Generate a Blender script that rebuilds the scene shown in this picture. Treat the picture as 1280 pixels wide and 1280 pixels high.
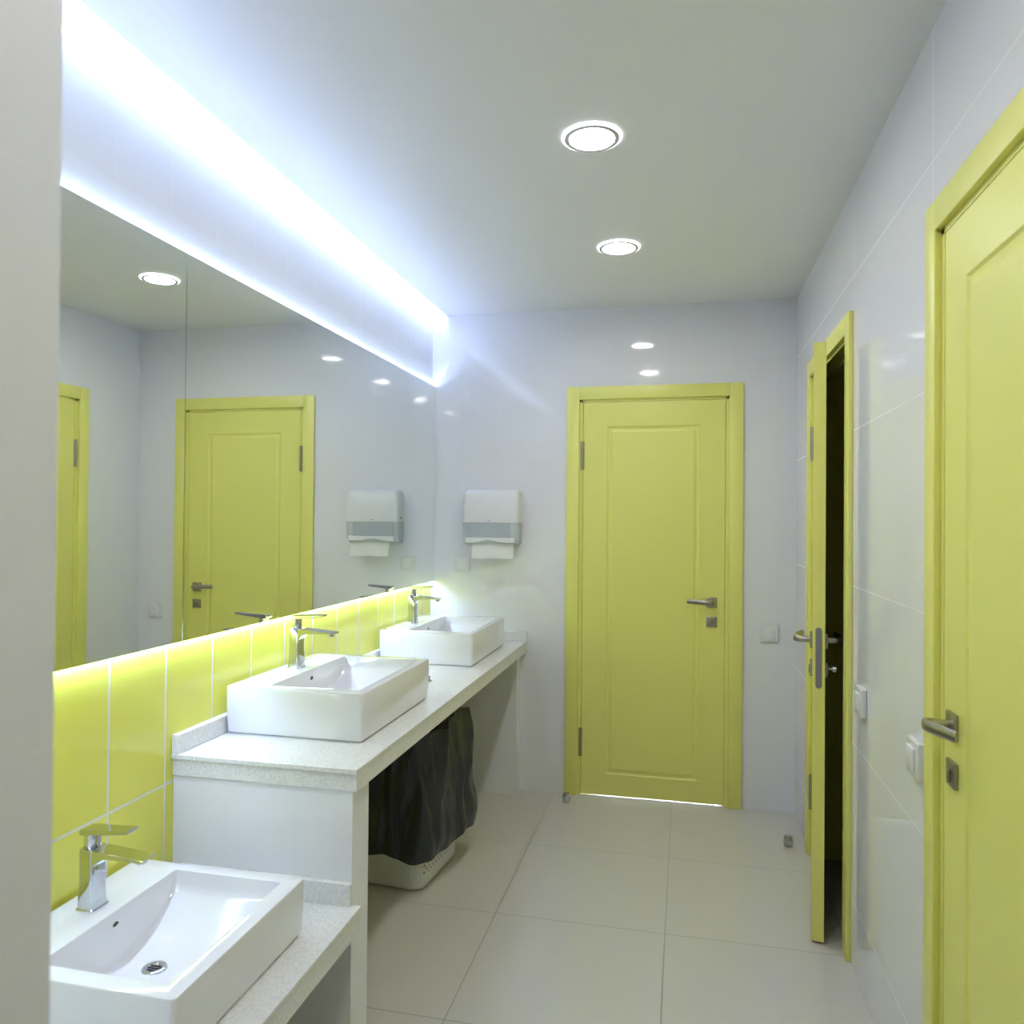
import bpy, bmesh, math, random
from mathutils import Vector, Matrix, noise as mnoise
PI = math.pi
random.seed(4)
for o in list(bpy.data.objects): bpy.data.objects.remove(o)
S = bpy.context.scene
COL = S.collection

# ------------------------------------------------------------------ camera
F, YAW, PITCH, ROLL, CAMZ = 961.2268, .2218, .0096, .0083, 1.4229
cam_d = bpy.data.cameras.new('camera'); cam = bpy.data.objects.new('camera', cam_d); COL.objects.link(cam)
fw = Vector((-math.sin(YAW)*math.cos(PITCH), math.cos(YAW)*math.cos(PITCH), math.sin(PITCH)))
rt = fw.cross(Vector((0, 0, 1))).normalized(); up = rt.cross(fw)
r2 = math.cos(ROLL)*rt + math.sin(ROLL)*up; u2 = -math.sin(ROLL)*rt + math.cos(ROLL)*up
m = Matrix((r2, u2, -fw)).transposed().to_4x4(); m.translation = (0, 0, CAMZ)
cam.matrix_world = m
cam_d.sensor_width = 36; cam_d.sensor_fit = 'HORIZONTAL'; cam_d.lens = F/1280*36
cam_d.clip_start = .02; cam_d.clip_end = 50
cam_d.dof.use_dof = True; cam_d.dof.focus_distance = 3.0; cam_d.dof.aperture_fstop = 4.5
S.camera = cam

# ------------------------------------------------------------------ world, exposure, light levels
w = bpy.data.worlds.new('world'); S.world = w; w.use_nodes = True
w.node_tree.nodes['Background'].inputs[0].default_value = (.5, .55, .6, 1)
w.node_tree.nodes['Background'].inputs[1].default_value = .02
S.view_settings.view_transform = 'Standard'; S.view_settings.look = 'None'
S.view_settings.exposure = 0.50; S.view_settings.gamma = 1.0; S.view_settings.use_curve_mapping = False
LED_COL = (.50, .63, 1.0); DL_COL = (.96, .95, .92)
E_SLOT, E_MIRROR, E_UNDER, E_DISC, E_RING, E_NEXT = 29.0, 33.0, 72.0, 83.0, 2.2, 55.0

# ------------------------------------------------------------------ room measures
XR, YB, XM, XW, ZC, Z0 = .531, 3.98, -1.3232, -1.347, 2.5226, .209
XG = -1.268; PX, PY = -.5496, .5823; YF = -1.5; MZT, MZB = 2.138, 1.0861
TW, TH = .2045, .504

# ------------------------------------------------------------------ materials
def mat(name, col, rough=.5, metal=0, emit=None, es=0, coat=0, spec=None):
    mt = bpy.data.materials.new(name); mt.use_nodes = True
    b = mt.node_tree.nodes['Principled BSDF']
    b.inputs['Base Color'].default_value = (*col, 1); b.inputs['Roughness'].default_value = rough
    b.inputs['Metallic'].default_value = metal
    if coat: b.inputs['Coat Weight'].default_value = coat; b.inputs['Coat Roughness'].default_value = .03
    if spec is not None: b.inputs['Specular IOR Level'].default_value = spec
    if emit: b.inputs['Emission Color'].default_value = (*emit, 1); b.inputs['Emission Strength'].default_value = es
    return mt

def noise_rough(mt, base, amp, scale=6):
    nt = mt.node_tree; b = nt.nodes['Principled BSDF']
    tc = nt.nodes.new('ShaderNodeTexCoord'); n = nt.nodes.new('ShaderNodeTexNoise'); n.inputs['Scale'].default_value = scale
    r = nt.nodes.new('ShaderNodeMapRange'); r.inputs[3].default_value = base-amp; r.inputs[4].default_value = base+amp
    nt.links.new(tc.outputs['Object'], n.inputs['Vector']); nt.links.new(n.outputs['Fac'], r.inputs[0]); nt.links.new(r.outputs[0], b.inputs['Roughness'])
    return mt

def tile_mat(name, axis, col, grout, w, h, ou, ov, rough=.05, mortar=.0011, bump=.12, wave=.0):
    """glazed tiles: axis 'x' = wall facing x (u=Y), 'y' = wall facing y (u=X), 'z' = floor"""
    mt = mat(name, col, rough); nt = mt.node_tree; b = nt.nodes['Principled BSDF']; L = nt.links.new
    tc = nt.nodes.new('ShaderNodeTexCoord'); sp = nt.nodes.new('ShaderNodeSeparateXYZ'); cb = nt.nodes.new('ShaderNodeCombineXYZ')
    L(tc.outputs['Object'], sp.inputs[0])
    iu, iv = {'x': (1, 2), 'y': (0, 2), 'z': (0, 1)}[axis]
    for i, (src, off) in enumerate(((iu, ou), (iv, ov))):
        a = nt.nodes.new('ShaderNodeMath'); a.operation = 'SUBTRACT'; a.inputs[1].default_value = off
        L(sp.outputs[src], a.inputs[0]); L(a.outputs[0], cb.inputs[i])
    br = nt.nodes.new('ShaderNodeTexBrick'); br.offset = 0; br.squash = 1
    br.inputs['Color1'].default_value = (*col, 1)
    br.inputs['Color2'].default_value = (*[c*.985 for c in col], 1)
    br.inputs['Mortar'].default_value = (*grout, 1)
    br.inputs['Scale'].default_value = 1; br.inputs['Mortar Size'].default_value = mortar; br.inputs['Mortar Smooth'].default_value = .1
    br.inputs['Bias'].default_value = 0; br.inputs['Brick Width'].default_value = w; br.inputs['Row Height'].default_value = h
    L(cb.outputs[0], br.inputs['Vector']); L(br.outputs['Color'], b.inputs['Base Color'])
    mr = nt.nodes.new('ShaderNodeMapRange'); mr.inputs[3].default_value = rough; mr.inputs[4].default_value = .3
    L(br.outputs['Fac'], mr.inputs[0]); L(mr.outputs[0], b.inputs['Roughness'])
    bp = nt.nodes.new('ShaderNodeBump'); bp.invert = True; bp.inputs['Strength'].default_value = bump; bp.inputs['Distance'].default_value = .001
    L(br.outputs['Fac'], bp.inputs['Height'])
    if wave:
        n = nt.nodes.new('ShaderNodeTexNoise'); n.inputs['Scale'].default_value = 7; n.inputs['Detail'].default_value = 1
        b2 = nt.nodes.new('ShaderNodeBump'); b2.inputs['Strength'].default_value = wave; b2.inputs['Distance'].default_value = .004
        L(tc.outputs['Object'], n.inputs['Vector']); L(n.outputs['Fac'], b2.inputs['Height']); L(b2.outputs[0], bp.inputs['Normal'])
    L(bp.outputs[0], b.inputs['Normal'])
    return mt

WHITE = (.83, .83, .86); GROUT = (.80, .80, .82)
YEL = (.82, .80, .21)
M = {}
M['wx'] = tile_mat('white_tile_side', 'x', WHITE, GROUT, TW, TH, 1.8, Z0, wave=.012)
M['wr'] = tile_mat('white_tile_right', 'x', WHITE, GROUT, .82, TH, 1.86, Z0, mortar=.0012, bump=.06, wave=.012)
M['wy'] = tile_mat('white_tile_back', 'y', WHITE, (.76, .76, .76), TW, TH, .038, Z0, mortar=.0013, wave=.012)
M['yx'] = tile_mat('yellow_tile', 'x', (.78, .77, .12), (.80, .80, .76), .2065, TH, 1.8, Z0-.004, mortar=.0032, wave=.012)
M['floor'] = tile_mat('floor_tile', 'z', (.64, .625, .57), (.36, .35, .32), .6, .61, -.06, 3.325-.61*8, rough=.09, mortar=.0022, wave=.012)
M['ceil'] = mat('ceiling_paint', (.87, .87, .89), .55)
M['paint'] = noise_rough(mat('yellow_door_paint', YEL, .38), .38, .03)
M['paint_in'] = mat('yellow_door_paint_inner', YEL, .38)
M['dark'] = mat('stall_tile', (.60, .55, .45), .3)
M['mirror'] = mat('mirror_silver', (.90, .93, .90), .0, 1)
M['mirror_edge'] = mat('mirror_glass_edge', (.25, .35, .33), .1)
M['backing'] = mat('mirror_backing', (.6, .6, .6), .5)
M['chrome'] = mat('chrome', (.62, .64, .68), .06, 1)
M['nickel'] = noise_rough(mat('satin_nickel', (.40, .38, .33), .32, 1), .32, .04, 30)
M['steel'] = mat('brushed_steel', (.45, .45, .44), .3, 1)
M['ceramic'] = mat('white_ceramic', (.79, .79, .82), .09, coat=.5)
M['black'] = mat('dark_hole', (.02, .02, .02), .5)
M['plastic'] = mat('white_plastic', (.80, .80, .80), .28)
M['switch'] = mat('switch_plastic', (.78, .78, .76), .25)
M['bin'] = mat('bin_plastic', (.72, .73, .71), .35)
M['grey_plastic'] = mat('grey_translucent_plastic', (.44, .48, .51), .2)
M['smoke'] = mat('smoky_window', (.56, .60, .62), .12)
M['paper'] = mat('paper_towel', (.80, .80, .74), .8)
M['led'] = mat('led_diffuser', (.9, .9, .9), .5, emit=LED_COL, es=E_SLOT)
M['led2'] = mat('led_diffuser_mirror', (.9, .9, .9), .5, emit=LED_COL, es=E_MIRROR)
M['led3'] = mat('led_diffuser_under_mirror', (.9, .9, .9), .5, emit=LED_COL, es=E_UNDER)
M['disc'] = mat('downlight_diffuser', (.9, .9, .9), .5, emit=DL_COL, es=E_DISC)
M['ring'] = mat('downlight_glass_rim', (.9, .9, .9), .3, emit=(.95, .97, 1), es=E_RING)
M['next'] = mat('door_gap_glow', (.9, .9, .9), .5, emit=(.72, .78, 1), es=E_NEXT)  # glow of the added box behind the end door
M['trimgrey'] = mat('downlight_trim', (.62, .60, .66), .35, .0)

def granite():
    mt = mat('speckled_quartz', (.7, .7, .7), .22); nt = mt.node_tree; b = nt.nodes['Principled BSDF']; L = nt.links.new
    tc = nt.nodes.new('ShaderNodeTexCoord')
    v = nt.nodes.new('ShaderNodeTexVoronoi'); v.inputs['Scale'].default_value = 230
    cr = nt.nodes.new('ShaderNodeValToRGB'); cr.color_ramp.elements[0].position = .05; cr.color_ramp.elements[0].color = (.64, .64, .62, 1)
    e = cr.color_ramp.elements[1]; e.position = .55; e.color = (.84, .84, .83, 1)
    e = cr.color_ramp.elements.new(.22); e.color = (.70, .70, .69, 1)
    n = nt.nodes.new('ShaderNodeTexNoise'); n.inputs['Scale'].default_value = 160; n.inputs['Detail'].default_value = 3
    mx = nt.nodes.new('ShaderNodeMix'); mx.data_type = 'RGBA'
    cr2 = nt.nodes.new('ShaderNodeValToRGB'); cr2.color_ramp.elements[0].position = .5; cr2.color_ramp.elements[0].color = (.74, .74, .73, 1)
    cr2.color_ramp.elements[1].position = .62; cr2.color_ramp.elements[1].color = (.84, .84, .83, 1)
    sep = nt.nodes.new('ShaderNodeSeparateColor')
    L(tc.outputs['Object'], v.inputs['Vector']); L(tc.outputs['Object'], n.inputs['Vector'])
    L(v.outputs['Color'], sep.inputs[0]); L(sep.outputs[0], cr.inputs[0]); L(n.outputs['Fac'], cr2.inputs[0])
    mx.inputs[0].default_value = .5; L(cr.outputs[0], mx.inputs[6]); L(cr2.outputs[0], mx.inputs[7]); L(mx.outputs[2], b.inputs['Base Color'])
    return mt
M['quartz'] = granite()

def bag_mat():
    mt = mat('black_polythene', (.018, .023, .031), .32); nt = mt.node_tree; b = nt.nodes['Principled BSDF']; L = nt.links.new
    tc = nt.nodes.new('ShaderNodeTexCoord'); mp = nt.nodes.new('ShaderNodeMapping'); mp.inputs['Scale'].default_value = (9, 9, 2.6)
    n = nt.nodes.new('ShaderNodeTexNoise'); n.inputs['Scale'].default_value = 1.4; n.inputs['Detail'].default_value = 6; n.inputs['Distortion'].default_value = .8
    bp = nt.nodes.new('ShaderNodeBump'); bp.inputs['Strength'].default_value = .9; bp.inputs['Distance'].default_value = .02
    L(tc.outputs['Object'], mp.inputs[0]); L(mp.outputs[0], n.inputs['Vector']); L(n.outputs['Fac'], bp.inputs['Height']); L(bp.outputs[0], b.inputs['Normal'])
    return mt
M['bag'] = bag_mat()

def perforated():
    mt = mat('perforated_bin_plastic', (.72, .73, .71), .35); nt = mt.node_tree; b = nt.nodes['Principled BSDF']; L = nt.links.new
    tc = nt.nodes.new('ShaderNodeTexCoord'); sp = nt.nodes.new('ShaderNodeSeparateXYZ'); L(tc.outputs['Object'], sp.inputs[0])
    def mth(op, a, v):
        k = nt.nodes.new('ShaderNodeMath'); k.operation = op
        if hasattr(a, 'links'): L(a, k.inputs[0])
        else: k.inputs[0].default_value = a
        if hasattr(v, 'links'): L(v, k.inputs[1])
        else: k.inputs[1].default_value = v
        return k.outputs[0]
    y, z = sp.outputs[1], sp.outputs[2]
    a = mth('MULTIPLY', mth('ADD', y, z), 38); c = mth('MULTIPLY', mth('SUBTRACT', y, z), 38)
    fa = mth('SUBTRACT', mth('FRACT', a, 0), .5); fc = mth('SUBTRACT', mth('FRACT', c, 0), .5)
    d = mth('SQRT', mth('ADD', mth('MULTIPLY', fa, fa), mth('MULTIPLY', fc, fc)), 0)
    hole = mth('LESS_THAN', d, .25)
    rng = mth('MULTIPLY', mth('GREATER_THAN', z, .055), mth('LESS_THAN', mth('ABSOLUTE', y, 0), .165))
    hole = mth('MULTIPLY', hole, rng)
    mx = nt.nodes.new('ShaderNodeMix'); mx.data_type = 'RGBA'; L(hole, mx.inputs[0])
    mx.inputs[6].default_value = (.72, .73, .71, 1); mx.inputs[7].default_value = (.16, .16, .14, 1); L(mx.outputs[2], b.inputs['Base Color'])
    return mt
M['perf'] = perforated()

# ------------------------------------------------------------------ mesh helpers
def box(bm, lo, hi, mi=0, bevel=0, seg=2):
    x0, y0, z0 = lo; x1, y1, z1 = hi
    vs = [bm.verts.new(p) for p in ((x0,y0,z0),(x1,y0,z0),(x1,y1,z0),(x0,y1,z0),(x0,y0,z1),(x1,y0,z1),(x1,y1,z1),(x0,y1,z1))]
    fs = [bm.faces.new([vs[i] for i in q]) for q in ((3,2,1,0),(4,5,6,7),(0,1,5,4),(1,2,6,5),(2,3,7,6),(3,0,4,7))]
    for f in fs: f.material_index = mi
    if bevel:
        es = {e for f in fs for e in f.edges}
        r = bmesh.ops.bevel(bm, geom=list(es), offset=bevel, segments=seg, affect='EDGES', profile=.5)
        for f in r['faces']: f.material_index = mi
    return fs

def loft(bm, rings, cap0=True, cap1=True, mi=0, closed=True):
    V = [[bm.verts.new(p) for p in r] for r in rings]
    n = len(V[0])
    for a, b in zip(V, V[1:]):
        for i in range(n if closed else n-1):
            j = (i+1) % n
            try: bm.faces.new((a[i], a[j], b[j], b[i])).material_index = mi
            except ValueError: pass
    if cap0: bm.faces.new(V[0][::-1]).material_index = mi
    if cap1: bm.faces.new(V[-1]).material_index = mi
    return V

def circle(cx, cy, z, r, n=32): return [(cx+r*math.cos(2*PI*i/n), cy+r*math.sin(2*PI*i/n), z) for i in range(n)]

def rrect(cx, cy, hx, hy, r, z, seg=5):
    pts = []
    for (sx, sy, a0) in ((1,1,0),(-1,1,90),(-1,-1,180),(1,-1,270)):
        for k in range(seg+1):
            a = math.radians(a0+90*k/seg)
            pts.append((cx+sx*(hx-r)+r*math.cos(a), cy+sy*(hy-r)+r*math.sin(a), z))
    return pts

def lathe(bm, prof, c=(0,0,0), axis='z', n=32, mi=0):
    rings = []
    for r, h in prof:
        ring = []
        for i in range(n):
            a = 2*PI*i/n; p = (r*math.cos(a), r*math.sin(a), h)
            if axis == 'y': p = (p[0], -p[2], p[1])
            if axis == 'x': p = (p[2], p[0], p[1])
            ring.append((c[0]+p[0], c[1]+p[1], c[2]+p[2]))
        rings.append(ring)
    return loft(bm, rings, prof[0][0] > 1e-5, prof[-1][0] > 1e-5, mi)

def obj(name, bm, mats, parent=None, smooth=False, label=None, kind=None, angle=35):
    bmesh.ops.remove_doubles(bm, verts=bm.verts, dist=1e-6)
    bmesh.ops.recalc_face_normals(bm, faces=bm.faces)
    me = bpy.data.meshes.new(name); bm.to_mesh(me); bm.free()
    for mt in (mats if isinstance(mats, (list, tuple)) else [mats]): me.materials.append(mt)
    o = bpy.data.objects.new(name, me); COL.objects.link(o)
    if smooth:
        for p in me.polygons: p.use_smooth = True
        try: me.set_sharp_from_angle(angle=math.radians(angle))
        except Exception: pass
    if parent: o.parent = parent
    if label: o['label'] = label
    if kind: o['kind'] = kind
    return o

def thing(name, label, cat, loc=(0,0,0), rz=0, group=None):
    o = bpy.data.objects.new(name, None); COL.objects.link(o)
    o.empty_display_size = .05; o.location = loc; o.rotation_euler = (0, 0, rz)
    o['label'] = label; o['category'] = cat
    if group: o['group'] = group
    return o
def tag(o, label, cat, group=None):
    o['label'] = label; o['category'] = cat
    if group: o['group'] = group
    return o
def dup(root, loc, label, name=None):
    def cp(o, par):
        c = o.copy(); COL.objects.link(c); c.parent = par
        for ch in o.children: cp(ch, c)
        return c
    r = cp(root, None); r.location = loc; r['label'] = label
    return r
def B(*boxes, **k):
    bm = bmesh.new()
    for b in boxes: box(bm, *b[:2], *(b[2:]), **k)
    return bm

# ------------------------------------------------------------------ room shell
T = .12
DW, DH = .885, 2.113          # outer size of a door surround
# floor, ceiling
obj('floor', B(((-1.6, YF-.2, -.1), (1.9, 5.3, 0))), M['floor'], kind='structure')
bm = bmesh.new()
box(bm, (XG, YF-.1, ZC), (XR+T, YB+.001, ZC+.05))
box(bm, (-1.6, YF-.1, ZC+.13), (XR+T, YB+T, ZC+.2))
obj('ceiling', bm, M['ceil'], kind='structure')
# left wall: yellow glazed tiles to behind the mirror, white ones above
obj('wall_left', B(((XW-T, PY-.1, 0), (XW, YB, Z0+2*TH+.001), 0), ((XW-T, PY-.1, Z0+2*TH+.001), (XW, YB, ZC+.13), 1)), [M['yx'], M['wx']], kind='structure')
# back wall around the doorway
BX0 = -.606
ox0, ox1, oz = BX0+.035, BX0+DW-.035, DH-.035
obj('wall_back', B(((XW-T, YB, 0), (ox0, YB+T, ZC+.13)), ((ox1, YB, 0), (XR+T, YB+T, ZC+.13)), ((ox0, YB, oz), (ox1, YB+T, ZC+.13))), M['wy'], kind='structure')
# right wall with two doorways
RY = [(3.565, 'open'), (1.86, 'shut')]
def yr(a): return (a-DW+.035, a-.035)
(a0, a1), (b0, b1) = yr(RY[0][0]), yr(RY[1][0])
obj('wall_right', B(((XR, a1, 0), (XR+T, YB, ZC+.05)), ((XR, b1, 0), (XR+T, a0, ZC+.05)), ((XR, YF, 0), (XR+T, b0, ZC+.05)),
    ((XR, a0, oz), (XR+T, a1, ZC+.05)), ((XR, b0, oz), (XR+T, b1, ZC+.05))), M['wr'], kind='structure')
# foreground wall section on the left and wall behind the viewer
obj('wall_near', B(((XW-T, YF, 0), (PX, PY, ZC+.13))), M['wr'], kind='structure')
obj('wall_front', B(((PX, YF-T, 0), (XR+T, YF, ZC))), M['wy'], kind='structure')
# dark cubicle behind the open door, lit only through the gap
bm = B(((XR+T+1.1, a0-.3, 0), (XR+T+1.2, YB+.2, 2.4)), ((XR+T, YB+.0, 0), (XR+T+1.2, YB+.1, 2.4)), ((XR+T, a0-.4, 0), (XR+T+1.2, a0-.3, 2.4)), ((XR+T, a0-.4, 2.3), (XR+T+1.2, YB+.1, 2.4)))
obj('wall_cubicle', bm, M['dark'], kind='structure')
# room behind the closed end door
obj('wall_next_room', B(((-1.3, 5.2, 0), (1.1, 5.3, 2.5)), ((-1.4, YB+T, 0), (-1.3, 5.3, 2.5)), ((1.1, YB+T, 0), (1.2, 5.3, 2.5)), ((-1.4, YB+T, 2.5), (1.2, 5.3, 2.6))), M['ceil'], kind='structure')
bm = B(((-.55, 5.14, .02), (.25, 5.2, .5))); nl = obj('door_gap_light', bm, M['next']); tag(nl, 'unseen glowing box added beyond the closed end door, to light the gap under it', 'added light')  # unseen glowing box, added to make the bright line under the end door

# tiled low walls that carry the counters
ZT, CX = .783, -.81
SW0, SW1, SX = 1.837, 1.94, -.826
obj('wall_sink_near', B(((XW, SW0, 0), (SX, SW1, ZT-.058))), [M['wy']], kind='structure')
obj('wall_sink_far', B(((XW, 3.9, 0), (-.846, YB, ZT-.058))), [M['wy']], kind='structure')

# ------------------------------------------------------------------ doors (local: x across, -y towards the viewer, z up)
def door(idx, loc, rz, hand=1, angle=0, label=''):
    root = bpy.data.objects.new('door_%d' % idx, None); COL.objects.link(root); root.location = loc; root.rotation_euler = (0, 0, rz)
    root['kind'] = 'structure'; root['label'] = label; root.empty_display_size = .1
    fx = (lambda u: u) if hand > 0 else (lambda u: DW-u)
    CW, JS = .066, .020
    def ub(u0, u1): a, b = fx(u0), fx(u1); return (min(a, b), max(a, b))
    # casing: three boards standing 16 mm proud of the tiles
    for k, (u, z) in enumerate((((0, CW), (0, DH)), ((DW-CW, DW), (0, DH)), ((CW, DW-CW), (DH-CW, DH)))):
        a, b = ub(*u); obj('door_casing', B(((a, -.016, z[0]), (b, .0, z[1])), bevel=.0025), M['paint'], root, True)
    # jamb: lining of the opening with a stop
    for u in ((CW-.031, CW+JS-.002), (DW-CW-JS+.002, DW-CW+.031)):
        a, b = ub(*u); obj('door_jamb', B(((a, -.001, 0), (b, T, DH-CW))), M['paint'], root)
    a, b = ub(CW-.031, DW-CW+.031); obj('door_jamb', B(((a, -.001, DH-CW-.012), (b, T, DH-.036))), M['paint'], root)
    for u in ((CW+JS-.004, CW+JS+.010), (DW-CW-JS-.010, DW-CW-JS+.004)):
        a, b = ub(*u); obj('door_stop_strip', B(((a, .046, 0), (b, .062, DH-CW-.012))), M['paint'], root)
    a, b = ub(CW+JS, DW-CW-JS); obj('door_stop_strip', B(((a, .046, DH-CW-.028), (b, .062, DH-CW-.010))), M['paint'], root)
    # leaf, hinged at u = CW+JS
    LW = DW-2*(CW+JS); zb, zt = .009, DH-CW-.014; th = .04
    leaf_root_u = fx(CW+JS)
    s = 1 if hand > 0 else -1
    def P(u, n, z): return (s*u, -n, z)       # n = 0 on the front face, negative into the leaf
    bm = bmesh.new()
    def face_side(front):
        n0 = 0 if front else -th; sg = 1 if front else -1
        mx, mzb, mzt = .124, .108, .126
        prof = [(0, 0), (.006, -.005), (.016, -.0062), (.030, -.0012)]
        rects = [(0, zb, LW, zt, 0)] + [(mx+d, zb+mzb+d, LW-mx-d, zt-mzt-d, dep) for d, dep in prof]
        V = [[bm.verts.new(P(*q)) for q in ((x0, n0+sg*dp, z0), (x1, n0+sg*dp, z0), (x1, n0+sg*dp, z1), (x0, n0+sg*dp, z1))] for x0, z0, x1, z1, dp in rects]
        for p, q in zip(V, V[1:]):
            for i in range(4): bm.faces.new((p[i], p[(i+1) % 4], q[(i+1) % 4], q[i]))
        bm.faces.new(V[-1]); return V[0]
    A = face_side(True); Bk = face_side(False)
    for i in range(4): bm.faces.new((A[i], A[(i+1) % 4], Bk[(i+1) % 4], Bk[i]))
    leaf = obj('door_leaf', bm, M['paint'], root); leaf.location = (leaf_root_u, 0, 0); leaf.rotation_euler = (0, 0, -s*angle)
    def lb(u0, u1, n0, n1, z0, z1, bev=0):
        a, b = sorted((s*u0, s*u1)); c, d = sorted((-n0, -n1)); bb = bmesh.new(); box(bb, (a, c, z0), (b, d, z1), bevel=bev); return bb
    # hinges
    for hz in (.275, 1.757):
        bb = bmesh.new(); lathe(bb, [(.0085, hz-.072), (.0085, hz+.072)], (s*-.003, -.004, 0), n=16)
        obj('hinge', bb, M['nickel'], leaf, True)
    # handles on both faces
    hu, hz, kz = LW-.062, 1.015, .918
    for side in (1, -1):
        n0 = 0 if side > 0 else -th
        def nn(v): return n0+side*v
        bb = lb(hu-.026, hu+.026, nn(0), nn(.009), hz-.026, hz+.026, .002)
        h = obj('door_handle', bb, M['nickel'], leaf, True)
        bb = bmesh.new()     # neck and a lever that sweeps back towards the hinge side
        rings = []
        pth = [(hu, .006, hz, .009, .011), (hu, .034, hz, .009, .011), (hu-.002, .047, hz+.001, .009, .012), (hu-.012, .056, hz+.002, .008, .013), (hu-.035, .057, hz+.003, .005, .012), (hu-.075, .048, hz+.005, .004, .012), (hu-.120, .033, hz+.006, .0035, .011)]
        for i, (u, n, z, ra, rb) in enumerate(pth):
            p0 = pth[max(i-1, 0)]; p1 = pth[min(i+1, len(pth)-1)]
            t = Vector((p1[0]-p0[0], p1[1]-p0[1])).normalized(); q = Vector((-t.y, t.x))
            rings.append([P(u+q.x*ra*math.cos(2*PI*k/12), nn(n+q.y*ra*math.cos(2*PI*k/12)), z+rb*math.sin(2*PI*k/12)) for k in range(12)])
        loft(bb, rings); obj('lever', bb, M['nickel'], leaf, True, angle=50)
        bb = lb(hu-.026, hu+.026, nn(0), nn(.008), kz-.026, kz+.026, .002)
        box(bb, *[(min(a, b), min(c, d), e) for a, b, c, d, e in ((s*(hu-.006), s*(hu+.006), -nn(.008), -nn(.0125), kz-.018),)], *[(max(a, b), max(c, d), e) for a, b, c, d, e in ((s*(hu-.006), s*(hu+.006), -nn(.008), -nn(.0125), kz+.010),)], bevel=.002)
        obj('lock_plate', bb, M['nickel'], leaf, True)
        if side < 0:
            bb = bmesh.new(); lathe(bb, [(.005, 0), (.005, .014), (.012, .016), (.013, .028), (.011, .030)], (s*hu, th+.008, kz), axis='y', n=20)
            for v in bb.verts: v.co.y = 2*(th+.008)-v.co.y
            obj('thumb_turn', bb, M['steel'], leaf, True)
    # lock case face on the leaf edge
    bb = bmesh.new(); ring = []
    for (cz, a0_) in ((1.055, 0), (.870, 180)):
        for k in range(9):
            a = math.radians(a0_+k*180/8); ring.append((cz+.0*k+.0105*math.sin(a), .0105*math.cos(a)))
    loft(bb, [[(s*(LW+d), .020+y, z) for z, y in ring] for d in (-.001, .0015)])
    obj('lock_face', bb, M['steel'], leaf)
    return root, leaf

door(1, (BX0, YB, 0), 0, 1, 0, 'closed yellow panelled door in the end wall')
door(2, (XR, RY[0][0], 0), -PI/2, 1, math.radians(8.7), 'yellow door standing ajar in the right wall, dark cubicle behind')
door(3, (XR, RY[1][0], 0), -PI/2, -1, 0, 'large closed yellow door at the right edge, nearest the viewer')
obj('trim_1', B(((ox0+.02, YB-.002, 0), (ox1-.02, YB+.07, .003)), bevel=.001), M['switch'], kind='structure')

# ------------------------------------------------------------------ mirrors with LED lines behind
def mirror(y0, y1, label):
    t = thing('wall_mirror', label, 'mirror', (XM, (y0+y1)/2, MZB), group=None)
    h = (y1-y0)/2; H = MZT-MZB
    bm = bmesh.new(); box(bm, (-.005, -h, 0), (0, h, H), 1)
    for f in bm.faces:
        if f.calc_center_median().x > -1e-5: f.material_index = 0
    obj('mirror_glass', bm, [M['mirror'], M['mirror_edge']], t)
    g = -(XM-XW)
    obj('mounting_rail', B(((g+.0005, -h+.06, .05), (-.005, h-.06, .09))), M['backing'], t)
    obj('mounting_rail', B(((g+.0005, -h+.06, H-.09), (-.005, h-.06, H-.05))), M['backing'], t)
    return t
MS = 1.834
mirror(PY+.002, MS-.0012, 'left frameless wall mirror, nearer the viewer, reflecting the door ajar')
mirror(MS+.0012, YB-.002, 'right frameless wall mirror reaching the end wall, reflecting the closed end door and towel dispenser')
def strip(x0, x1, z0, z1, m_, label):
    o = obj('led_strip', B(((x0, PY+.01, z0), (x1, YB-.01, z1))), m_); tag(o, label, 'light strip')
strip(XW+.004, XW+.012, MZT-.014, MZT-.006, M['led2'], 'cool white light strip hidden behind the top edge of the mirrors')
strip(XW+.004, XW+.012, MZB+.006, MZB+.014, M['led3'], 'cool white light strip hidden behind the bottom edge of the mirrors')
strip(XG-.0005, XG-.007, ZC+.025, ZC+.040, M['led'], 'cool white light strip hidden in the slot between ceiling and tiled left wall')

# ------------------------------------------------------------------ ceiling downlights
def downlight(loc, label):
    t = thing('ceiling_downlight', label, 'ceiling light', loc, group='round downlights in the ceiling')
    bm = bmesh.new(); lathe(bm, [(.086, 0), (.086, -.004), (.084, -.006), (.079, -.006), (.0785, 0)], n=48); obj('glass_rim', bm, M['ring'], t, True)
    bm = bmesh.new(); lathe(bm, [(.0785, 0), (.0785, -.0085), (.078, -.009), (.0655, -.009), (.065, -.0085), (.065, 0)], n=48); obj('trim_ring', bm, M['trimgrey'], t, True)
    bm = bmesh.new(); lathe(bm, [(.065, -.001), (.0648, -.004), (.03, -.006), (0, -.0065)], n=48); obj('diffuser', bm, M['disc'], t, True)
    return t
d0 = downlight((-.268, 2.19, ZC), 'larger looking round white downlight in the ceiling, second one back from the end wall')
dup(d0, (-.268, 3.10, ZC), 'smaller looking round white downlight in the ceiling, nearest the end wall')
for y in (1.28, .38): dup(d0, (-.268, y, ZC), 'round white downlight in the ceiling overhead, outside the picture')

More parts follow.
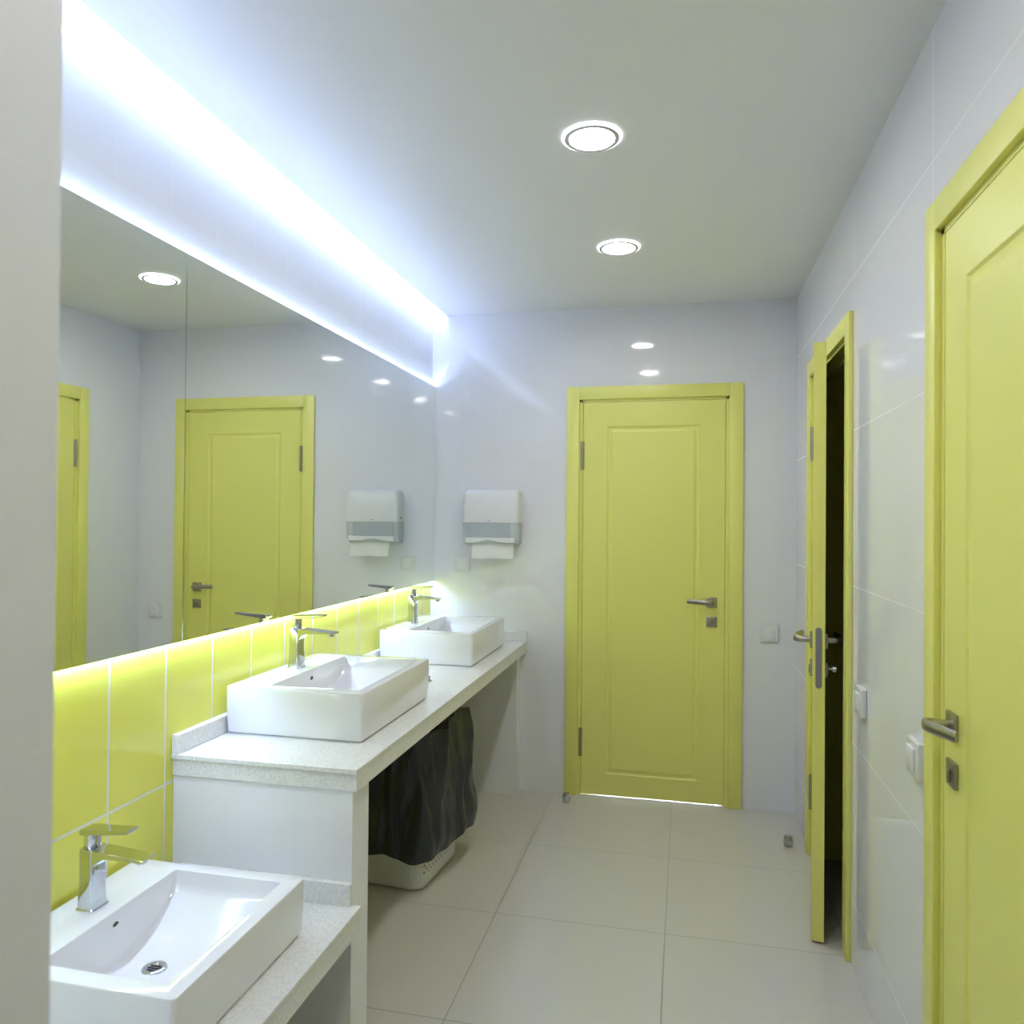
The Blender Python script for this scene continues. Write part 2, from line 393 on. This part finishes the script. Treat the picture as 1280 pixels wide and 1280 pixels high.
# ------------------------------------------------------------------ counters
def countertop(name, y0, y1, z, label, lx, near_end, far_end, t=.058):
    c = thing(name, label, 'countertop', ((XW+CX)/2, (y0+y1)/2, z-t))
    ox, oy, oz_ = c.location
    bm = bmesh.new(); box(bm, (XW-ox+.0005, y0-oy, t-.012), (lx-ox, y1-oy, t), bevel=.0012)
    obj('slab', bm, M['quartz'], c)
    bm = bmesh.new(); e0, e1 = y0-oy+(.007 if near_end else 0), y1-oy-(.002 if far_end else 0)
    box(bm, (XW-ox+.0005, e0, 0), (lx-ox-.0025, e1, t-.012), bevel=.0012)
    obj('apron', bm, M['quartz'], c)
    return c
c = countertop('countertop', 1.825, YB-.0005, ZT, 'long higher speckled white stone countertop carrying two basins', CX, True, False)
o = c.location
obj('backsplash', B(((XW-o.x+.0005, 1.825-o.y+.002, .058), (XW-o.x+.022, YB-o.y-.001, .058+.052)), bevel=.0015), M['quartz'], c)
obj('backsplash', B(((XW-o.x+.024, YB-o.y-.021, .058), (CX-o.x+.0, YB-o.y-.001, .058+.049)), bevel=.0015), M['quartz'], c)
ZL, CL = .437, -.798
c = countertop('countertop', PY+.001, SW0-.001, ZL, 'short lower speckled white stone countertop in front, carrying the nearest basin', CL, False, False, .064)
o = c.location
obj('backsplash', B(((XW-o.x+.03, SW0-o.y-.016, .064), (-.823-o.x, SW0-o.y-.001, .064+.056)), bevel=.0015), M['quartz'], c)

# ------------------------------------------------------------------ basins
def basin(x0, x1, y0, y1, z, H, label, drain=True):
    cx, cy = (x0+x1)/2, (y0+y1)/2; hx, hy = (x1-x0)/2, (y1-y0)/2
    t = thing('wash_basin', label, 'basin', (cx, cy, z+.0005), group=None)
    # inner opening, offset away from the wall for the tap ledge
    ix0, ix1 = -1.198-cx, -.917-cx; iy0, iy1 = -hy+.038, hy-.038
    bm = bmesh.new()
    def ring(inset, zz, r): return rrect(0, 0, hx-inset, hy-inset, max(r-inset*.5, .004), zz, 4)
    rings = [ring(.010, 0, .012), ring(.004, .006, .012), ring(.0, .06, .012), ring(0, H-.006, .012), ring(.0018, H-.0018, .012), ring(.006, H, .012)]
    V = loft(bm, rings, True, False)
    # bowl as a fine height field
    nx, ny = 34, 44
    def sm(a): a = max(0, min(1, a)); return a*a*(3-2*a)
    def spacing(n, L):
        e = [0, .0012, .003, .005, .008, .013, .02]; e = [v for v in e]
        k = n-2*len(e)+1; mid = [e[-1]+(L-2*e[-1])*i/k for i in range(1, k)]
        return e+mid+[L-v for v in e[::-1]]
    X = [ix0+v for v in spacing(nx, ix1-ix0)]; Y = [iy0+v for v in spacing(ny, iy1-iy0)]
    DMAX = H-.020
    def depth(x, y):
        dx = min(x-ix0, ix1-x); dy = min(y-iy0, iy1-y); v = (y-iy0)/(iy1-iy0)
        prof = .030+(DMAX-.030)*(1-abs(2*v-1)**1.9)
        ex = (1-max(0, 1-dx/.014)**3) if dx < .014 else 1
        ey = (1-max(0, 1-dy/.020)**3) if dy < .020 else 1
        return prof*ex*ey
    G = [[bm.verts.new((x, y, H-depth(x, y))) for x in X] for y in Y]
    for a, b in zip(G, G[1:]):
        for i in range(len(X)-1): bm.faces.new((a[i], a[i+1], b[i+1], b[i]))
    # rim faces between bowl edge loop and last outer ring
    loop = G[0][:]+[r[-1] for r in G[1:]]+G[-1][-2::-1]+[r[0] for r in G[-2:0:-1]]
    outer = V[-1]
    e1 = [bm.edges.get((loop[i], loop[(i+1) % len(loop)])) for i in range(len(loop))]
    e2 = [bm.edges.get((outer[i], outer[(i+1) % len(outer)])) for i in range(len(outer))]
    bmesh.ops.triangle_fill(bm, edges=[e for e in e1+e2 if e], use_beauty=True)
    obj('basin_body', bm, M['ceramic'], t, True, angle=28)
    bx = (ix0+ix1)/2-.042; bz = H-depth(bx, 0)
    bm = bmesh.new(); lathe(bm, [(.0, .0008), (.014, .0008), (.016, .0035), (.022, .0045), (.0245, .0035), (.026, .0)], (bx, 0, bz+.0005), n=32)
    dr = obj('drain', bm, M['chrome'], t, True)
    bm = bmesh.new(); lathe(bm, [(0, .0022), (.0135, .0022)], (bx, 0, bz+.0005), n=24)
    for k in range(-1, 2): box(bm, (bx-.013, k*.008-.0012, bz+.002), (bx+.013, k*.008+.0012, bz+.0038), 1)
    obj('drain_grate', bm, [M['black'], M['chrome']], dr)
    bm = bmesh.new(); lathe(bm, [(.0135, 0), (.0135, .001), (.0105, .0014), (.0103, .0)], (ix0+.0004, 0, H-.033), axis='x', n=24)
    obj('overflow_ring', bm, M['ceramic'], t, True)
    bm = bmesh.new(); lathe(bm, [(.0104, .0004), (0, .0006)], (ix0+.001, 0, H-.033), axis='x', n=24)
    for v in bm.verts: v.co.z = (v.co.z-(H-.033))*1.25+H-.033
    obj('overflow_hole', bm, M['black'], t)
    return t, cx, cy

def faucet(loc, label):
    t = thing('basin_faucet', label, 'faucet', loc, group=None)
    bm = bmesh.new()
    loft(bm, [rrect(0, 0, .024, .026, .008, 0), rrect(0, 0, .024, .026, .008, .002), rrect(0, 0, .0215, .0235, .008, .004), rrect(0, 0, .0185, .0225, .008, .06), rrect(0, 0, .019, .0225, .008, .128), rrect(0, 0, .018, .0215, .008, .130)])
    obj('faucet_body', bm, M['chrome'], t, True)
    # spout: flat tongue growing out of the body with an arched underside
    bm = bmesh.new(); rings = []
    for x, zt, zb, hw in ((.010, .1295, .070, .0215), (.020, .1295, .098, .0215), (.030, .129, .109, .0215), (.045, .128, .114, .0215), (.08, .1255, .115, .0215), (.12, .122, .115, .0215), (.142, .120, .1165, .0215)):
        rings.append([(x, -hw, zb), (x, -hw, zt-.001), (x, -hw+.001, zt), (x, hw-.001, zt), (x, hw, zt-.001), (x, hw, zb)])
    loft(bm, rings); obj('spout', bm, M['chrome'], t, True, angle=30)
    bm = bmesh.new(); lathe(bm, [(.010, .106), (.0115, .108), (.0115, .117)], (.122, 0, 0), n=20); obj('aerator', bm, M['chrome'], t, True)
    bm = bmesh.new(); lathe(bm, [(.0165, .130), (.0175, .132), (.0175, .152), (.0175, .162)], (-.001, 0, 0), n=28); obj('cartridge_collar', bm, M['chrome'], t, True)
    bm = bmesh.new(); rings = []
    for x, z, h, hw in ((-.021, .159, .008, .015), (-.019, .159, .012, .019), (.0, .160, .013, .0195), (.03, .163, .011, .0185), (.07, .167, .009, .0175), (.100, .171, .007, .017)):
        rings.append([(x, -hw, z), (x, -hw, z+h), (x, hw, z+h), (x, hw, z)])
    loft(bm, rings); bmesh.ops.bevel(bm, geom=list(bm.edges), offset=.001, segments=1, affect='EDGES')
    obj('lever', bm, M['chrome'], t, True, angle=30)
    return t

basin(-1.333, -.876, 1.203, 1.684, ZL, .131, 'nearest rectangular white basin, on the lower countertop, cut off by the left edge wall')
basin(-1.3245, -.888, 2.038, 2.622, ZT, .141, 'middle rectangular white basin, at the near end of the long higher countertop')
basin(-1.3245, -.892, 3.205, 3.808, ZT, .143, 'farthest rectangular white basin, on the long countertop next to the end wall')
f0 = faucet((-1.262, 1.450, ZL+.132), 'nearest chrome single-lever faucet, on the lower basin in front of yellow tiles')
dup(f0, (-1.262, 2.350, ZT+.142), 'middle chrome single-lever faucet, on the basin at the near end of the long countertop')
dup(f0, (-1.262, 3.470, ZT+.144), 'farthest chrome single-lever faucet, on the basin next to the end wall')

# ------------------------------------------------------------------ paper towel dispenser
t = thing('towel_dispenser', 'white paper towel dispenser on the tiled end wall, left of the closed door', 'towel dispenser', (-.992, YB, 1.290))
W2, D = .152, .102
bm = bmesh.new()          # cover: rounded front hood
rings = []
def dring(z, dep, hw, r):
    pts = [(-hw, 0, z)]
    for k in range(6): a = math.radians(90*k/5); pts.append((-hw+r-r*math.cos(a), -(dep-r)-r*math.sin(a), z))
    for k in range(6): a = math.radians(90-90*k/5); pts.append((hw-r+r*math.cos(a), -(dep-r)-r*math.sin(a), z))
    pts.append((hw, 0, z)); return pts
zs = [(.114, D, W2, .022), (.118, D+.001, W2+.001, .022), (.20, D, W2, .022), (.255, D-.006, W2-.004, .022), (.272, D-.014, W2-.008, .02), (.283, D-.028, W2-.013, .016), (.287, D-.045, W2-.020, .012)]
loft(bm, [dring(*q) for q in zs]); obj('cover', bm, M['plastic'], t, True, angle=60)
bm = bmesh.new()          # side cheeks, back plate and front lip of the lower chamber
loft(bm, [dring(z, d, hw, .02) for z, d, hw in ((.002, .070, W2-.010), (.006, .080, W2-.006), (.03, D-.008, W2-.003), (.1135, D-.004, W2-.002))], cap1=True)
obj('window', bm, M['smoke'], t, True, angle=60)
bm = bmesh.new()
box(bm, (-W2+.026, -D+.0015, .030), (W2-.046, -D+.0065, .112)); obj('folded_towels', bm, M['grey_plastic'], t, label='grey stack of folded towels behind the smoky window')
bm = bmesh.new()
rings = []
for i in range(13):
    x = -W2+.022+(2*W2-.044)*i/12; arch = .014*math.exp(-((x+.01)/.05)**2)
    rings.append([(x, -D-.002, .012+arch), (x, -D-.002, .036), (x, -D+.010, .038), (x, -D+.010, .010+arch)])
loft(bm, rings); obj('front_lip', bm, M['plastic'], t, True)
bm = bmesh.new(); rings = []
for i in range(17):
    f = i/16; x = -.100+.222*f; yw = .004*math.sin(f*9)
    rings.append([(x, -.070+yw, .020), (x+.001, -.088+yw, -.015), (x+.002, -.094-yw, -.072), (x+.002, -.0925-yw, -.072), (x+.001, -.0865+yw, -.015), (x, -.068+yw, .020)])
loft(bm, rings); obj('paper_towel', bm, M['paper'], t, True, label='cream paper towel hanging from the slot')
bm = bmesh.new(); lathe(bm, [(.0055, 0), (.0055, .0015)], (-.005, -D-.0005, .126), axis='y', n=16)
for v in bm.verts: v.co.x = -.005+(v.co.x+.005)*1.9; v.co.z = .126+(v.co.z-.126)*.45
obj('emblem', bm, M['grey_plastic'], t)
bm = bmesh.new(); lathe(bm, [(.006, -.002), (.006, .0015)], (-W2-.0005, -.055, .135), axis='x', n=14); obj('keyhole', bm, M['black'], t)

# ------------------------------------------------------------------ switches and socket
def switch(loc, rz, w_, h_, d_, label, rocker=True):
    t = thing('light_switch', label, 'light switch', loc, rz)
    bm = bmesh.new(); box(bm, (-w_/2, -d_, -h_/2), (w_/2, 0, h_/2), bevel=min(.004, d_*.45), seg=3); obj('frame_plate', bm, M['switch'], t, True)
    bm = bmesh.new(); a = w_*.31; box(bm, (-a, -d_-.004, -a), (a, -d_+.001, a), bevel=.0018); 
    for v in bm.verts:
        if v.co.z > 0 and v.co.y < -d_: v.co.y -= .002
    obj('rocker', bm, M['plastic'], t, True)
    return t
switch((.406, YB, .871), 0, .086, .084, .010, 'white light switch on the end wall, right of the closed door')
switch((XR, 2.515, .880), -PI/2, .086, .086, .017, 'white light switch on the right wall, beside the door ajar')
switch((XR, 1.945, .880), -PI/2, .086, .086, .017, 'white light switch on the right wall, beside the nearest yellow door')
t = thing('wall_socket', 'small flat white socket cover on the end wall, beneath the towel dispenser near the mirror', 'socket', (-1.168, YB, 1.181))
bm = bmesh.new(); box(bm, (-.041, -.011, -.040), (.041, 0, .040), bevel=.003, seg=3); obj('frame_plate', bm, M['switch'], t, True)
bm = bmesh.new(); box(bm, (-.026, -.0135, -.026), (.026, -.010, .026), bevel=.001); obj('hinged_lid', bm, M['plastic'], t, True)

# ------------------------------------------------------------------ door stops on the floor
def stop(loc, label):
    t = thing('door_stop', label, 'door stop', loc, group=None)
    bm = bmesh.new(); lathe(bm, [(.018, 0), (.018, .040), (.016, .044), (0, .045)], n=24); obj('post', bm, M['steel'], t, True)
    bm = bmesh.new(); lathe(bm, [(.0182, .014), (.0198, .015), (.0198, .028), (.0182, .029)], n=24); obj('rubber_ring', bm, M['grey_plastic'], t, True)
stop((-.578, 3.862, 0), 'small metal door stop on the floor at the left foot of the closed end door')
stop((.449, 3.575, 0), 'small metal door stop on the floor between end wall and door ajar')

# ------------------------------------------------------------------ waste bin with black bag
BC = (-1.086, 2.985)
bn = thing('waste_bin', 'white perforated plastic waste bin under the long countertop', 'bin', (BC[0], BC[1], 0), math.radians(-5))
bm = bmesh.new()
rings = [rrect(0, 0, .120, .175, .042, 0, 8), rrect(0, 0, .130, .186, .046, .006, 8), rrect(0, 0, .134, .190, .048, .02, 8)]
for z in (.1, .2, .3, .4, .5, .57): rings.append(rrect(0, 0, .134+.035*z, .190+.035*z, .058, z, 8))
rings += [rrect(0, 0, .146, .202, .05, .57, 8), rrect(0, 0, .130, .186, .05, .03, 8)]
loft(bm, rings)
for f in bm.faces:
    if f.calc_center_median().x > .105: f.material_index = 1
obj('bin_body', bm, [M['bin'], M['perf']], bn, True, angle=50)
bm = bmesh.new(); rings = []
NS = 168
base = rrect(0, 0, 1, 1, .4, 0, 1)
FOLDS = [(random.uniform(0, 2*PI), random.uniform(.05, .16), random.uniform(-.022, .016), random.uniform(-1.2, 1.2)) for _ in range(30)]
def bagring(z, k, inner=0):
    out = []
    for i in range(NS):
        a = 2*PI*i/NS; ca, sa = math.cos(a), math.sin(a)
        n_ = 7.0; rr = (abs(ca)**n_+abs(sa)**n_)**(-1/n_)
        hx, hy = .134+.035*z, .190+.035*z
        f = (z-.13)/.47
        # loose skirt: flares low down, gathered near the rim
        loose = .016+.045*max(0, 1-abs(f-.14)/.8)*(1+.3*math.sin(2*a+.6))
        def fold(a0, w_, d): return d*math.exp(-((((a-a0+PI) % (2*PI))-PI)/w_)**2)
        tilt = .35*f
        pl = sum(fold(a0+tilt*q, w_, d) for a0, w_, d, q in FOLDS)*(.35+.9*f if f < .8 else 1.07-.6*(f-.8))
        pl += .0035*math.sin(7*a+4*f)+.0025*math.sin(17*a-6*f)
        pl += .016*mnoise.noise(Vector((ca*2.2, sa*2.2, z*5)))+.006*mnoise.noise(Vector((ca*7, sa*7, z*14)))
        off = max(loose+pl, .005)
        if inner: off = -.016-.004*inner+.003*math.sin(13*a)
        zz = z
        if k == 0: zz += .006*math.sin(3*a+.8)+.005*math.sin(7*a)-.004*math.exp(-((a-5.4)/.35)**2)
        if f > .9: zz += .016*math.sin(2*a+.5)+.008*math.sin(5*a)
        out.append((ca*rr*(hx+off), sa*rr*(hy+off), zz))
    return out
for k in range(27): rings.append(bagring(.142+.448*k/26, k))
rings.append([(p[0]*.985, p[1]*.985, p[2]+.008) for p in bagring(.603, 27)])
rings.append([(x, y, z+.004) for x, y, z in bagring(.600, 28, 1)])
for k, z in enumerate((.54, .42, .3, .12, .05)): rings.append(bagring(z, 29+k, k+2))
loft(bm, rings, False, True)
bg = obj('bin_bag', bm, M['bag'], None, True, angle=80); bg.location = (BC[0], BC[1], 0); bg.rotation_euler = (0, 0, math.radians(-5))
tag(bg, 'black plastic bin bag draped over the white bin under the long countertop', 'bin bag')

# small bright metal plug on the counter behind the middle basin
t = thing('sink_plug', 'small shiny metal piece on the long countertop, peeking out behind the middle basin', 'plug', (-.982, 2.885, ZT))
bm = bmesh.new(); lathe(bm, [(.016, 0), (.016, .004), (.008, .007), (.007, .016), (.010, .019), (0, .021)], n=20); obj('plug_body', bm, M['chrome'], t, True)
